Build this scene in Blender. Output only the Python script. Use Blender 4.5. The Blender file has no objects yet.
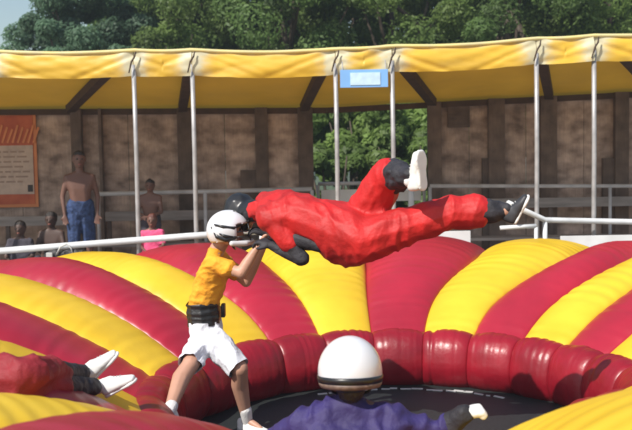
import bpy, bmesh, math, random
import numpy as np
from mathutils import Vector as V, Matrix, noise
R = math.radians
random.seed(7); np.random.seed(7)
sc = bpy.context.scene
col = sc.collection

# ------------------------------------------------------------------ camera, sky, sun, exposure
CAM_H, PITCH, ROLL, F = 2.0, R(3.3), R(1.0), 868.0       # F: focal length in photo pixels (632 wide)
cr, sr, cp, sp = math.cos(ROLL), math.sin(ROLL), math.cos(PITCH), math.sin(PITCH)
up0 = V((0, sp, cp)); X0 = V((1, 0, 0)); FW = V((0, cp, -sp))
RT = X0*cr - up0*sr; UP = up0*cr + X0*sr
cam = bpy.data.cameras.new('camera'); co = bpy.data.objects.new('camera', cam); col.objects.link(co)
m3 = Matrix((RT, UP, -FW)).transposed()
co.matrix_world = Matrix.Translation((0, 0, CAM_H)) @ m3.to_4x4()
cam.sensor_width = 36; cam.lens = 36*F/632; cam.clip_end = 600; cam.clip_start = .05
cam.dof.use_dof = True; cam.dof.focus_distance = 6.6; cam.dof.aperture_fstop = 2.8
sc.camera = co
def P(px, py, Y):
    """world point at depth Y seen at photo pixel px,py"""
    d = RT*((px-316)/F) + UP*((215-py)/F) + FW
    return V((0, 0, CAM_H)) + d*(Y/d.y)

SUN_TRAVEL = V((.68, .74, -1.05)).normalized()            # direction the light travels
w = bpy.data.worlds.new('World'); sc.world = w; w.use_nodes = True
nt = w.node_tree; bg = nt.nodes['Background']
sky = nt.nodes.new('ShaderNodeTexSky'); sky.sky_type = 'NISHITA'; sky.sun_disc = False
sky.sun_elevation = math.asin(-SUN_TRAVEL.z); sky.sun_rotation = math.atan2(-SUN_TRAVEL.x, -SUN_TRAVEL.y)
sky.air_density = 1.4; sky.dust_density = 1.2
nt.links.new(sky.outputs[0], bg.inputs[0]); bg.inputs[1].default_value = .12
sl = bpy.data.lights.new('sun', 'SUN'); sl.energy = 5.0; sl.angle = R(.53); sl.color = (1, .955, .88)
so = bpy.data.objects.new('sun', sl); col.objects.link(so)
so.rotation_euler = SUN_TRAVEL.to_track_quat('-Z', 'Y').to_euler(); so.location = (-8, -10, 18)
sc.view_settings.view_transform = 'Standard'; sc.view_settings.look = 'None'
sc.view_settings.exposure = .12; sc.view_settings.gamma = 1
sc.render.engine = 'CYCLES'; sc.cycles.filter_width = 2.4
sc.cycles.max_bounces = 6; sc.cycles.transparent_max_bounces = 4

# ------------------------------------------------------------------ materials
def mat(name, c, rough=.6, var=.15, vs=3, bump=0, bs=40, trans=0, c2=None, spec=.5, coat=0, stretch=None, detail=4, attr=None, metal=0, coords='Object', rnd=0):
    m = bpy.data.materials.new(name); m.use_nodes = True; n = m.node_tree; N = n.nodes; L = n.links
    b = N['Principled BSDF']; b.inputs['Roughness'].default_value = rough
    b.inputs['Specular IOR Level'].default_value = spec; b.inputs['Coat Weight'].default_value = coat
    b.inputs['Metallic'].default_value = metal
    tc = N.new('ShaderNodeTexCoord'); mp = N.new('ShaderNodeMapping'); L.new(tc.outputs[coords], mp.inputs[0])
    if stretch: mp.inputs['Scale'].default_value = stretch
    nz = N.new('ShaderNodeTexNoise'); nz.inputs['Scale'].default_value = vs; nz.inputs['Detail'].default_value = detail
    L.new(mp.outputs[0], nz.inputs[0])
    rp = N.new('ShaderNodeValToRGB'); rp.color_ramp.elements[0].position = .3; rp.color_ramp.elements[1].position = .7
    lo = [x*(1-var) for x in c]; hi = list(c2) if c2 else [min(1, x*(1+var)) for x in c]
    rp.color_ramp.elements[0].color = (*lo, 1); rp.color_ramp.elements[1].color = (*hi, 1)
    L.new(nz.outputs[0], rp.inputs[0]); out = rp.outputs[0]
    if attr:
        a = N.new('ShaderNodeAttribute'); a.attribute_name = attr
        mx = N.new('ShaderNodeMix'); mx.data_type = 'RGBA'; mx.blend_type = 'MULTIPLY'; mx.inputs[0].default_value = 1
        L.new(out, mx.inputs[6]); L.new(a.outputs['Color'], mx.inputs[7]); out = mx.outputs[2]
    if rnd:
        oi = N.new('ShaderNodeObjectInfo'); mr = N.new('ShaderNodeMapRange'); mr.inputs[3].default_value = 1-rnd; mr.inputs[4].default_value = 1+rnd
        L.new(oi.outputs['Random'], mr.inputs[0]); hs = N.new('ShaderNodeHueSaturation'); L.new(mr.outputs[0], hs.inputs['Value']); L.new(out, hs.inputs['Color']); out = hs.outputs[0]
        n3 = N.new('ShaderNodeTexNoise'); n3.inputs['Scale'].default_value = 26; n3.inputs['Detail'].default_value = 6
        m3_ = N.new('ShaderNodeMapping'); m3_.inputs['Scale'].default_value = (2.2, 1, .16); L.new(tc.outputs[coords], m3_.inputs[0]); L.new(m3_.outputs[0], n3.inputs[0])
        r3 = N.new('ShaderNodeMapRange'); r3.inputs[1].default_value = .3; r3.inputs[2].default_value = .7; r3.inputs[3].default_value = .86; r3.inputs[4].default_value = 1.1; L.new(n3.outputs[0], r3.inputs[0])
        h3 = N.new('ShaderNodeHueSaturation'); L.new(r3.outputs[0], h3.inputs['Value']); L.new(out, h3.inputs['Color']); out = h3.outputs[0]
    L.new(out, b.inputs['Base Color'])
    if bump:
        n2 = N.new('ShaderNodeTexNoise'); n2.inputs['Scale'].default_value = bs; n2.inputs['Detail'].default_value = 3
        L.new(mp.outputs[0], n2.inputs[0])
        bp = N.new('ShaderNodeBump'); bp.inputs['Strength'].default_value = bump; bp.inputs['Distance'].default_value = .02
        L.new(n2.outputs[0], bp.inputs['Height']); L.new(bp.outputs[0], b.inputs['Normal'])
    if trans:
        t = N.new('ShaderNodeBsdfTranslucent'); L.new(out, t.inputs[0]); ms = N.new('ShaderNodeMixShader')
        ms.inputs[0].default_value = trans; L.new(b.outputs[0], ms.inputs[1]); L.new(t.outputs[0], ms.inputs[2])
        L.new(ms.outputs[0], N['Material Output'].inputs[0])
    return m
M = dict(
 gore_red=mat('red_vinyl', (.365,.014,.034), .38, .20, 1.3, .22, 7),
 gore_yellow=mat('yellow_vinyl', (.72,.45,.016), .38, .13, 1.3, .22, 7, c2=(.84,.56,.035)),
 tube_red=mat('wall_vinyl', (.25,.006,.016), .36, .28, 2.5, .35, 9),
 bed=mat('trampoline_mesh', (.018,.022,.022), .55, .4, 60, .3, 220),
 lace=mat('lacing', (.5,.5,.48), .7),
 tarp=mat('yellow_tarp', (.66,.40,.035), .5, .12, 1.2, .25, 6, trans=.10),
 wear=mat('worn_yellow_tarp', (.68,.42,.035), .5, .12, 1.2, .25, 6, trans=.06, attr='wear'),
 tarp_edge=mat('faded_tarp', (.72,.64,.36), .6, .2, 6, .2, 10, c2=(.74,.62,.22)),
 patch=mat('worn_white_tarp', (.62,.60,.50), .6, .25, 14, .3, 20),
 rafter=mat('dark_timber', (.06,.035,.022), .8, .3, 6),
 galv=mat('galvanised_pipe', (.38,.37,.37), .4, .2, 8, metal=.25),
 rail=mat('white_rail', (.66,.68,.70), .4, .15, 5),
 railgrey=mat('grey_rail', (.44,.44,.46), .5, .2, 5),
 ply=mat('weathered_plywood', (.31,.215,.175), .85, .5, 3.0, .25, 25, c2=(.53,.40,.335), stretch=(1.2,1,1.8), detail=12, rnd=.18),
 post=mat('dark_post', (.12,.085,.068), .85, .35, 5, rnd=.15),
 board=mat('grey_board', (.27,.24,.225), .8, .25, 4, stretch=(.5,1,4)),
 deck=mat('deck_boards', (.26,.21,.17), .8, .25, 3),
 concrete=mat('pale_concrete', (.42,.40,.36), .85, .15, .8, .2, 40),
 lawn=mat('lawn', (.05,.075,.02), .9, .3, 2, .6, 60),
 whitepaint=mat('white_paint', (.70,.70,.70), .5, .1, 4),
 sign_blue=mat('pale_blue_sign', (.20,.42,.78), .4, .1, 3),
 sign_white=mat('sign_white', (.50,.68,.84), .4, .12, 12),
 banner=mat('orange_banner', (.44,.065,.022), .6, .25, 4, c2=(.52,.12,.04)),
 banner_light=mat('banner_orange', (.58,.20,.07), .6),
 cream=mat('banner_cream', (.46,.35,.29), .6, .15, 8),
 ink=mat('dark_ink', (.03,.02,.02), .6),
 inkfaint=mat('faded_ink', (.28,.19,.15), .6),
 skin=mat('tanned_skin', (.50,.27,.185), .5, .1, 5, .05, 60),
 skin_shade=mat('shaded_skin', (.15,.075,.055), .55, .15, 5),  # skin darkened, with the shade put into its colour
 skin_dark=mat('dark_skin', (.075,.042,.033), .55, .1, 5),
 hair=mat('dark_hair', (.02,.014,.012), .5, .4, 80, .6, 120, stretch=(1,1,.2)),
 hair_auburn=mat('auburn_hair', (.11,.03,.02), .5, .4, 80, .6, 120, stretch=(1,1,.2)),
 shirt=mat('amber_shirt', (.82,.36,.02), .8, .14, 7, .5, 26),
 belt=mat('black_belt', (.012,.012,.013), .45, .3, 10, .3, 40),
 shorts=mat('white_shorts', (.74,.75,.80), .8, .06, 5, .5, 22),
 sock=mat('white_sock', (.75,.73,.72), .9, .06, 5, .3, 120),
 shoe=mat('white_shoe', (.80,.80,.78), .5, .06, 12, .1, 40),
 shoe_dark=mat('dark_shoe', (.03,.03,.035), .5, .3, 12),
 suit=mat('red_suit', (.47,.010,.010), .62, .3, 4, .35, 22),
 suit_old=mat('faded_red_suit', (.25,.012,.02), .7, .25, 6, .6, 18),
 suit_dark=mat('black_padding_and_shade', (.022,.02,.026), .7, .4, 8, .5, 24),
 helmet_white=mat('white_helmet', (.66,.67,.70), .28, .05, 3, coat=.3),
 helmet_black=mat('black_plastic', (.015,.015,.017), .35, .2, 6),
 trim=mat('brown_trim', (.16,.11,.09), .5, .4, 30),
 purple=mat('purple_suit', (.028,.018,.105), .7, .2, 5, .6, 16),
 pink=mat('pink_top', (.72,.09,.22), .8, .15, 8, .4, 30),
 jeans=mat('blue_denim', (.03,.055,.14), .85, .5, 22, .4, 60),
 dull=mat('dark_cloth', (.05,.045,.06), .85, .3, 8, .4, 30),
 eye=mat('eye_dark', (.02,.015,.012), .3), lip=mat('lip', (.30,.09,.07), .5),
 bark=mat('bark', (.08,.06,.045), .9, .3, 4, .6, 20, stretch=(3,3,.6)),
 bag=mat('black_bag', (.02,.02,.022), .6, .3, 10, .4, 30),
)
def leafmat(name, c, c2): return mat(name, c, .5, .25, .8, c2=c2, trans=.6, attr='tint', spec=.4)
M['leaf_a'] = leafmat('leaf_mid', (.115,.18,.055), (.17,.24,.07))
M['leaf_b'] = leafmat('leaf_dark', (.10,.165,.055), (.14,.21,.07))
M['leaf_c'] = leafmat('leaf_blue_green', (.10,.17,.11), (.13,.21,.135))
M['leaf_d'] = leafmat('leaf_bright', (.11,.18,.05), (.17,.24,.07))

# ------------------------------------------------------------------ object helpers
def tag(o, label=None, cat=None, group=None, kind=None):
    if label: o['label'] = label
    if cat: o['category'] = cat
    if group: o['group'] = group
    if kind: o['kind'] = kind
    return o
def thing(name, loc, label, cat, group=None):
    o = bpy.data.objects.new(name, None); col.objects.link(o); o.location = loc; o.empty_display_size = .1
    return tag(o, label, cat, group)
def link(name, me, m, parent=None, smooth=True):
    """me holds world coordinates; moved into the parent's frame"""
    if parent is not None:
        t = V((0,0,0)); q = parent
        while q is not None: t += V(q.location); q = q.parent
        me.transform(Matrix.Translation(-t))
    me.materials.append(M[m] if isinstance(m, str) else m)
    if smooth: me.polygons.foreach_set('use_smooth', [True]*len(me.polygons))
    o = bpy.data.objects.new(name, me); col.objects.link(o); o.parent = parent
    return o
def bm_obj(name, bm, m, parent=None, smooth=False):
    me = bpy.data.meshes.new(name); bmesh.ops.recalc_face_normals(bm, faces=bm.faces[:]); bm.to_mesh(me); bm.free()
    return link(name, me, m, parent, smooth)
def box(bm, a, b, bevel=0):
    a, b = V(a), V(b); c = (a+b)/2; s = b-a
    r = bmesh.ops.create_cube(bm, size=1, matrix=Matrix.Translation(c) @ Matrix.Diagonal((abs(s.x), abs(s.y), abs(s.z), 1)))
    if bevel:
        es = list({e for v in r['verts'] for e in v.link_edges}); bmesh.ops.bevel(bm, geom=es, offset=bevel, segments=2, affect='EDGES', profile=.6)
def beam(bm, a, b, w, h):
    """rectangular bar from a to b: w sideways, h upward"""
    a, b = V(a), V(b); d = b-a; L = d.length; x = d.normalized(); z = V((0,0,1)); y = z.cross(x)
    if y.length < .05: y = V((0,1,0)).cross(x)
    y.normalize(); z = x.cross(y)
    mt = Matrix((x, y, z)).transposed().to_4x4(); mt.translation = (a+b)/2
    bmesh.ops.create_cube(bm, size=1, matrix=mt @ Matrix.Diagonal((L, w, h, 1)))
def tube(bm, pts, r, n=12):
    pts = [V(p) for p in pts]; rings = []
    for i, p in enumerate(pts):
        d = (pts[min(i+1, len(pts)-1)] - pts[max(i-1, 0)]).normalized()
        u = d.cross(V((0,0,1)) if abs(d.z) < .9 else V((0,1,0))).normalized(); v = d.cross(u)
        rr = r[i] if isinstance(r, (list, tuple)) else r
        rings.append([bm.verts.new(p + (u*math.cos(t)+v*math.sin(t))*rr) for t in [2*math.pi*k/n for k in range(n)]])
    for a, b in zip(rings, rings[1:]):
        for k in range(n): bm.faces.new((a[k], a[(k+1)%n], b[(k+1)%n], b[k]))
    bm.faces.new(rings[0][::-1]); bm.faces.new(rings[-1])
def grid_mesh(name, pts, nu, nv, m, parent=None, smooth=True, flip=False):
    me = bpy.data.meshes.new(name)
    idx = np.arange(nu*nv).reshape(nv, nu)
    q = np.stack([idx[:-1,:-1], idx[:-1,1:], idx[1:,1:], idx[1:,:-1]], -1).reshape(-1, 4)
    if flip: q = q[:, ::-1]
    me.from_pydata(np.asarray(pts).reshape(-1, 3).tolist(), [], q.tolist())
    return link(name, me, m, parent, smooth)
# organic shapes: hulls of spheres fused into one skin
def blob(name, prims, m, parent=None, voxel=.012, smooth=6, wr=0, wf=9, stretch=(1,1,1)):
    bm = bmesh.new()
    for pr in prims:
        b = bmesh.new()
        for p, r in pr: bmesh.ops.create_icosphere(b, subdivisions=2, radius=r, matrix=Matrix.Translation(V(p)))
        if len(pr) > 1:
            g = bmesh.ops.convex_hull(b, input=b.verts[:])
            dead = [v for v in g['geom_interior'] if isinstance(v, bmesh.types.BMVert)]
            bmesh.ops.delete(b, geom=dead, context='VERTS')
            # drop faces left from the source spheres
            hull = bmesh.new(); mp = {}
            for f in g['geom']:
                if isinstance(f, bmesh.types.BMFace) and f.is_valid:
                    vs = []
                    for v in f.verts:
                        if v not in mp: mp[v] = hull.verts.new(v.co)
                        vs.append(mp[v])
                    try: hull.faces.new(vs)
                    except ValueError: pass
            bmesh.ops.recalc_face_normals(hull, faces=hull.faces[:])
            b.free(); b = hull
        me = bpy.data.meshes.new('t'); b.to_mesh(me); b.free(); bm.from_mesh(me); bpy.data.meshes.remove(me)
    me = bpy.data.meshes.new(name); bm.to_mesh(me); bm.free()
    o = bpy.data.objects.new('tmp', me); col.objects.link(o)
    md = o.modifiers.new('r', 'REMESH'); md.mode = 'VOXEL'; md.voxel_size = voxel
    ms = o.modifiers.new('s', 'SMOOTH'); ms.factor = .6; ms.iterations = smooth
    dg = bpy.context.evaluated_depsgraph_get(); dg.update()
    out = bpy.data.meshes.new_from_object(o.evaluated_get(dg)); out.name = name
    bpy.data.objects.remove(o); bpy.data.meshes.remove(me)
    if wr:
        sx = V(stretch)
        off = V((random.random()*50, random.random()*50, 0))
        nrm = [v.normal.copy() for v in out.vertices]
        for v, nn in zip(out.vertices, nrm):
            q = V((v.co.x*sx.x, v.co.y*sx.y, v.co.z*sx.z))*wf + off
            w1 = V((noise.noise(q*.35), noise.noise(q*.35+V((7,0,0))), noise.noise(q*.35+V((0,7,0)))))*1.1
            n1, n2 = noise.noise(q*.8+w1), noise.noise(q*1.7+w1*1.6)
            v.co += nn*(wr*(1.1*(.24-abs(n1))*2-.35+.55*(.24-abs(n2))+.5*noise.noise(q*.5)))
    return link(name, out, m, parent)
def cap(a, ra, b, rb): return [(a, ra), (b, rb)]

# ------------------------------------------------------------------ setting: ground
bm = bmesh.new(); box(bm, (-200,-60,-.3), (200,300,-.02)); tag(bm_obj('ground', bm, 'concrete'), kind='structure')
bm = bmesh.new(); bmesh.ops.create_grid(bm, x_segments=4, y_segments=4, size=1, matrix=Matrix.Translation((0,157,-.012)) @ Matrix.Diagonal((200,142.2,1,1)))
tag(bm_obj('lawn', bm, 'lawn'), kind='structure')
DECK = .45; YF, YR = 11.4, 13.9
bm = bmesh.new()
y = YF-.1
while y < YR+.6:
    box(bm, (-9.5, y, DECK-.05), (9.5, y+.138, DECK)); y += .144
for x in np.arange(-9.4, 9.5, .9): beam(bm, (x, YF-.05, DECK-.13), (x, YR+.6, DECK-.13), .06, .158)
tag(bm_obj('deck', bm, 'deck'), kind='structure')

# ------------------------------------------------------------------ inflatable arena
CX, CY = .59, 6.07
arena = thing('inflatable_arena', (CX, CY, 0), 'round red and yellow striped inflatable arena with padded pit in the middle', 'inflatable arena')
bounds = [-3,12,26,40,53,66,80,96,112,128,143,157,179,189,199,213,226,243,262,280,296,312,327,342]
flare = {0:2, 1:7, 2:10, 3:6, 4:2, 22:-5, 21:-3, 23:-2}       # degrees the seams fan out towards the outer edge
def bump(th): return np.exp(-(((np.degrees(th)+180) % 360-180-134)/30.)**2)     # the pad bulges inwards at the near right
def bend(th, rr, zz):
    b = bump(th); d_ = np.exp(-(((np.degrees(th)+360) % 360-200)/20.)**2); d2 = np.exp(-(((np.degrees(th)+360) % 360-170)/16.)**2); zz = zz*(1+.0*d_+.0*d2)
    return rr-.36*b*(1-smst(rr, 1.9, 4.5)), zz*(1+.20*b*(1-smst(rr, 3.5, 5)))
prof = [(1.74,.30),(1.83,.40),(2.0,.51),(2.3,.66),(2.7,.79),(3.2,.88),(3.7,.92),(4.2,.90),(4.6,.84),(4.9,.55),(5.0,.25),(4.95,-.01)]
def spline(pts, n):
    pts = np.array(pts); t = np.r_[0, np.cumsum(np.hypot(*np.diff(pts, axis=0).T))]
    # Catmull-Rom through points, even arc length
    ext = np.vstack([2*pts[0]-pts[1], pts, 2*pts[-1]-pts[-2]]); out = []
    for i in range(len(pts)-1):
        p0, p1, p2, p3 = ext[i:i+4]
        for s in np.linspace(0, 1, 40, endpoint=False):
            out.append(.5*((2*p1)+(-p0+p2)*s+(2*p0-5*p1+4*p2-p3)*s*s+(-p0+3*p1-3*p2+p3)*s**3))
    out.append(pts[-1]); out = np.array(out); d = np.r_[0, np.cumsum(np.hypot(*np.diff(out, axis=0).T))]
    s = np.linspace(0, d[-1], n); return np.c_[np.interp(s, d, out[:,0]), np.interp(s, d, out[:,1])], s
def normals2(c):
    g = np.gradient(c, axis=0); n = np.c_[-g[:,1], g[:,0]]; return n/np.linalg.norm(n, axis=1)[:,None]
pc, ps = spline(prof, 250); pn = normals2(pc)
NU = 25; uu = .5-.5*np.cos(np.linspace(0, math.pi, NU))
def smst(x, a, b): t = np.clip((x-a)/(b-a), 0, 1); return t*t*(3-2*t)
for k, a0 in enumerate(bounds):
    a1 = bounds[(k+1) % 24] + (360 if k == 23 else 0)
    f0, f1 = flare.get(k, 0), flare.get((k+1) % 24, 0)
    th = np.radians(a0+(a1-a0)*uu)[None,:]+np.radians(f0+(f1-f0)*uu)[None,:]*smst(pc[:,0], 1.85, 3.5)[:,None]
    wfac = (a1-a0)/15
    bul = (.055+.19*smst(pc[:,0], 1.9, 3.6))*wfac**.6*(1-.6*smst(ps, ps[-1]-.5, ps[-1]))
    rnd = np.random.RandomState(k); am = ((a0+a1)/2) % 360; bul = bul*(1-.55*math.exp(-((am-188)/11.)**2)-.20*math.exp(-((am-146)/13.)**2))
    bul *= 1+.10*np.interp(ps, np.linspace(0, ps[-1], 7), rnd.uniform(-1, 1, 7))
    e = 1-(2*uu-1)**2
    sh = e**.56
    ph = np.interp(ps, np.linspace(0, ps[-1], 16), np.cumsum(rnd.uniform(-2.4, 2.4, 16)))
    amp = np.interp(ps, np.linspace(0, ps[-1], 30), np.clip(rnd.uniform(-.5, 1.8, 30), .05, 2))
    side = np.abs(2*uu-1)
    rip = .0062*amp[:,None]*np.sin(ps[:,None]*2*math.pi/.135+ph[:,None]+1.3*(uu[None,:]-.5)*rnd.uniform(-1,1))*(.30+.9*side[None,:]**2)*(e[None,:]**.45)
    disp = bul[:,None]*sh[None,:]+rip
    rr = pc[:,0][:,None]+pn[:,0][:,None]*disp; zz = pc[:,1][:,None]+pn[:,1][:,None]*disp
    rr, zz = bend(th, rr, zz)
    pts = np.stack([CX+rr*np.sin(th), CY+rr*np.cos(th), zz], -1)
    grid_mesh('gore', pts, NU, 250, 'gore_red' if k % 2 == 0 else 'gore_yellow', arena, flip=False)
# inner padded wall, one pillow per gore
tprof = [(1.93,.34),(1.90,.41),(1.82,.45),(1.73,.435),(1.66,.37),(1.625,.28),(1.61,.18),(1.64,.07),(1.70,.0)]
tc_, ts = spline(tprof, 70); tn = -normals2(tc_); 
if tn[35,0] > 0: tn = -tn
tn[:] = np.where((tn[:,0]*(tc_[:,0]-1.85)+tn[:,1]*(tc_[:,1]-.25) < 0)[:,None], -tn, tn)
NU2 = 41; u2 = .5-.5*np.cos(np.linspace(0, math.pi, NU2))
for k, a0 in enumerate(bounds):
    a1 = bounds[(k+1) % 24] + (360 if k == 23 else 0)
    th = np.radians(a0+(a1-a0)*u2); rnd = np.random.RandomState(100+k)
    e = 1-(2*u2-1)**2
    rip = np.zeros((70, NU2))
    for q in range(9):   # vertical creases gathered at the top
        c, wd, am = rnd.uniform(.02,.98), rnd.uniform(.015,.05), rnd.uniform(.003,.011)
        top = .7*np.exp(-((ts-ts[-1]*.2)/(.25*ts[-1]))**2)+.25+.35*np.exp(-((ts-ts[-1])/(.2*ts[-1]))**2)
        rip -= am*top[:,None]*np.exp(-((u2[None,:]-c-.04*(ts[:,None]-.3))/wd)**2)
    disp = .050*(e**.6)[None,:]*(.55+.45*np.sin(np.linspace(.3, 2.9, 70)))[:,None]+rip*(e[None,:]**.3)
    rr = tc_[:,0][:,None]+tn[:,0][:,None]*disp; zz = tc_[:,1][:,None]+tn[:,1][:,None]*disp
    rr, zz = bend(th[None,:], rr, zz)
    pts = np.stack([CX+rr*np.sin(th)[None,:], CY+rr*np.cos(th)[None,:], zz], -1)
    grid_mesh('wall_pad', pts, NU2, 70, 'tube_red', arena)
bm = bmesh.new(); bmesh.ops.create_cone(bm, cap_ends=True, segments=96, radius1=1.69, radius2=1.69, depth=.02, matrix=Matrix.Translation((CX, CY, .0)))
bm_obj('trampoline_bed', bm, 'bed', arena)
for i in range(18):
    a = R(-22+i*3.6+random.uniform(-1,1)); r0 = 1.50+random.uniform(-.03,.03); ln = random.uniform(.03,.11)
    d = V((math.sin(a), math.cos(a), 0)); t = V((math.cos(a), -math.sin(a), 0)); c = V((CX, CY, .015))+d*r0
    bm = bmesh.new(); beam(bm, c-t*ln/2, c+t*ln/2+d*random.uniform(-.012,.012), random.uniform(.015,.03), .008); bm_obj('lacing', bm, 'lace', arena)
def surf(p):
    r = math.hypot(p.x-CX, p.y-CY); return float(np.interp(r, pc[:,0], pc[:,1]))+.02+.09*float(smst(r, 1.9, 3.6))
def onS(px, py, off):
    """the point of the view ray that stands off metres above the arena surface"""
    best = min(np.linspace(4.2, 7.0, 281), key=lambda Y: abs(P(px, py, Y).z-surf(P(px, py, Y))-off)); return P(px, py, float(best))
# ------------------------------------------------------------------ shed: canopy, poles, walls
def rise(x): return .034*(x-.2) if x > .2 else .012*(.2-x)     # the ridge of the canopy is not level
def atY(px, Y): return P(px, 165, Y).x
ZT, ZB = P(330, 50, YF).z, P(330, 75, YF).z     # top and bottom of the front valance
ZR = P(330, 104, YR).z                          # rear edge of the roof
pole_px = [-190, -62, -5, 137, 195, 337, 393, 536, 593, 735, 792]
poles = [atY(p, YF) for p in pole_px]
canopy = thing('tent_canopy', (poles[5], YF, DECK), 'long yellow tarpaulin canopy with whitish worn corners roofing the wooden shed', 'canopy')
xs0, xs1 = poles[0]-3.5, poles[-1]+3  # unseen left end is added length, keeping the sun off the banner
# roof sheet sagging between rafters
nu, nv = 240, 24; X = np.linspace(xs0, xs1, nu); Vv = np.linspace(0, 1, nv)
pts = np.zeros((nv, nu, 3))
for j, v in enumerate(Vv):
    for i, x in enumerate(X):
        pts[j,i] = (x, YF+.02+(YR+.25-YF)*v, ZT-.03+(ZR-.01-ZT)*v-.05*math.sin(v*math.pi)+.018*noise.noise(V((x*1.1, v*3, 3)))+rise(x))
grid_mesh('roof_sheet', pts, nu, nv, 'tarp', canopy)
allp = [xs0]+poles+[xs1]
for a, b in zip(allp[:-1], allp[1:]):
    nu, nv = 70, 14; pts = np.zeros((nv, nu, 3)); L = b-a; sd = random.random()*9
    for j in range(nv):
        v = j/(nv-1)
        for i in range(nu):
            u = i/(nu-1); xw = a+.004+(L-.008)*u
            edge = math.exp(-u*L/.22)+math.exp(-(1-u)*L/.22)
            # folds fan out downwards from the pole corners
            f1 = math.sin((u*L*6/(v+.35))+sd)*.02*math.exp(-u*L/.5)+math.sin(((1-u)*L*6/(v+.35))+sd*2)*.02*math.exp(-(1-u)*L/.5)
            f2 = .05*(.3-abs(noise.noise(V((xw*1.3+v*1.9, v*.8, sd)))))+.02*(.3-abs(noise.noise(V((xw*3.3-v*2.5, v*1.5, sd)))))
            dd = min(u, 1-u)*L; f2 += .035*math.exp(-((v-.12-1.05*dd-.1*math.sin(sd+(u>.5)))/.10)**2)*math.exp(-(dd/.7)**2)
            yy = YF-.015-.035*math.sin(v*math.pi*.9)+f1+f2*(.3+v)-.02*v
            zz = rise(xw)+ZT+(ZB-ZT)*v-.035*math.sin(u*math.pi)*min(1, L/1.8)+.006*noise.noise(V((xw*5, 0, sd)))
            pts[j,i] = (xw, yy, zz)
    vo = grid_mesh('valance', pts, nu, nv, 'wear', canopy, flip=True)
    at = vo.data.attributes.new('wear', 'FLOAT_COLOR', 'POINT'); cc = []
    for j in range(nv):
        v = j/(nv-1)
        for i in range(nu):
            u = i/(nu-1); xx = a+L*u; dd = min(u, 1-u)*L
            k_ = 2.0*math.exp(-(dd/(.15+.05*noise.noise(V((xx*3,v*4,2)))))**2)*(1.05-.3*v)+.6*math.exp(-(v/.09)**2)+.22*max(0, noise.noise(V((xx*2.5+v*2.4, v*2.2, 8)))-.12)
            k_ = max(0, min(1, k_*(.9+.7*noise.noise(V((xx*13, v*7, 5))))))
            cc += [1-.16*k_, 1+.25*k_, 1+9*k_, 1]
    at.data.foreach_set('color', cc)
bm = bmesh.new()
def sag(x):
    for a, b in zip(allp[:-1], allp[1:]):
        if a <= x <= b: return .035*math.sin((x-a)/(b-a)*math.pi)*min(1, (b-a)/1.8)
    return 0
pp = [(x, YF-.02+.006*math.sin(x*9), ZT+.010+rise(x)-sag(x)) for x in np.linspace(xs0, xs1, 160)]
tube(bm, pp, .024, 8); bm_obj('edge_trim', bm, 'tarp_edge', canopy, True)
for x in poles:     # lashing over each pole head
    h_ = rise(x); bm = bmesh.new(); tube(bm, [(x+.045, YF-.085, ZT-.02+h_), (x+.03, YF-.11, ZT-.09+h_), (x-.01, YF-.115, ZT-.15+h_), (x-.05, YF-.10, ZB+.03+h_)], [.008,.012,.012,.008], 8); bm_obj('lashing', bm, 'rafter', canopy, True)
def rafter(pf, pr):
    bm = bmesh.new(); a = V((atY(pf, YF), YF+.06, ZB+.10)); b = V((atY(pr, YR), YR-.02, ZR-.06))
    a.z += rise(a.x); b.z += rise(b.x); beam(bm, a, b, .13, .12); bm_obj('rafter', bm, 'rafter', canopy)
for pf, pr in ((-25,-70),(112,72),(191,184),(325,305),(403,433),(543,549),(622,655),(745,790)): rafter(pf, pr)
bm = bmesh.new(); [beam(bm, (a+.001, YR+.03, ZR-.10+rise(a)), (b-.001, YR+.03, ZR-.10+rise(b)), .08, .09) for a, b in ((xs0+.1, .2), (.2, xs1-.1))]; bm_obj('rear_beam', bm, 'rafter', canopy)
bm = bmesh.new(); tube(bm, [(xs0+.1, YF+.06, ZB+.05+rise(xs0)), (.2, YF+.06, ZB+.05), (xs1-.1, YF+.06, ZB+.05+rise(xs1))], .022); bm_obj('front_bar', bm, 'galv', canopy, True)
lab = ['outermost galvanised pole, furthest left of all the canopy poles', 'galvanised pole outside the left edge of the view, far from the boards', 'galvanised canopy pole just left of the orange banner',
 'tall galvanised canopy pole beside the child in pink', 'tall galvanised canopy pole above the orange-shirted player, right of the child in pink',
 'galvanised canopy pole at the left end of the pale blue sign', 'galvanised canopy pole at the right end of the pale blue sign',
 'galvanised canopy pole in front of the dark wooden post, beside the sloping rail', 'galvanised canopy pole nearest the right end of the arena view',
 'galvanised canopy pole past the right end of the plywood wall opening', 'last galvanised canopy pole on the far right']
for x, l, px in zip(poles, lab, pole_px):
    bm = bmesh.new(); tube(bm, [(x, YF-.035, DECK), (x, YF-.035, 1.3), (x+.004, YF-.035, 2.2), (x, YF-.035, ZB+.14+rise(x))], .030, 14)
    tube(bm, [(x, YF-.035, DECK), (x, YF-.035, DECK+.012)], .085, 14)
    tag(bm_obj('canopy_pole', bm, 'galv', None, True), l, 'pole', 'galvanised poles along the canopy front')

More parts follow.
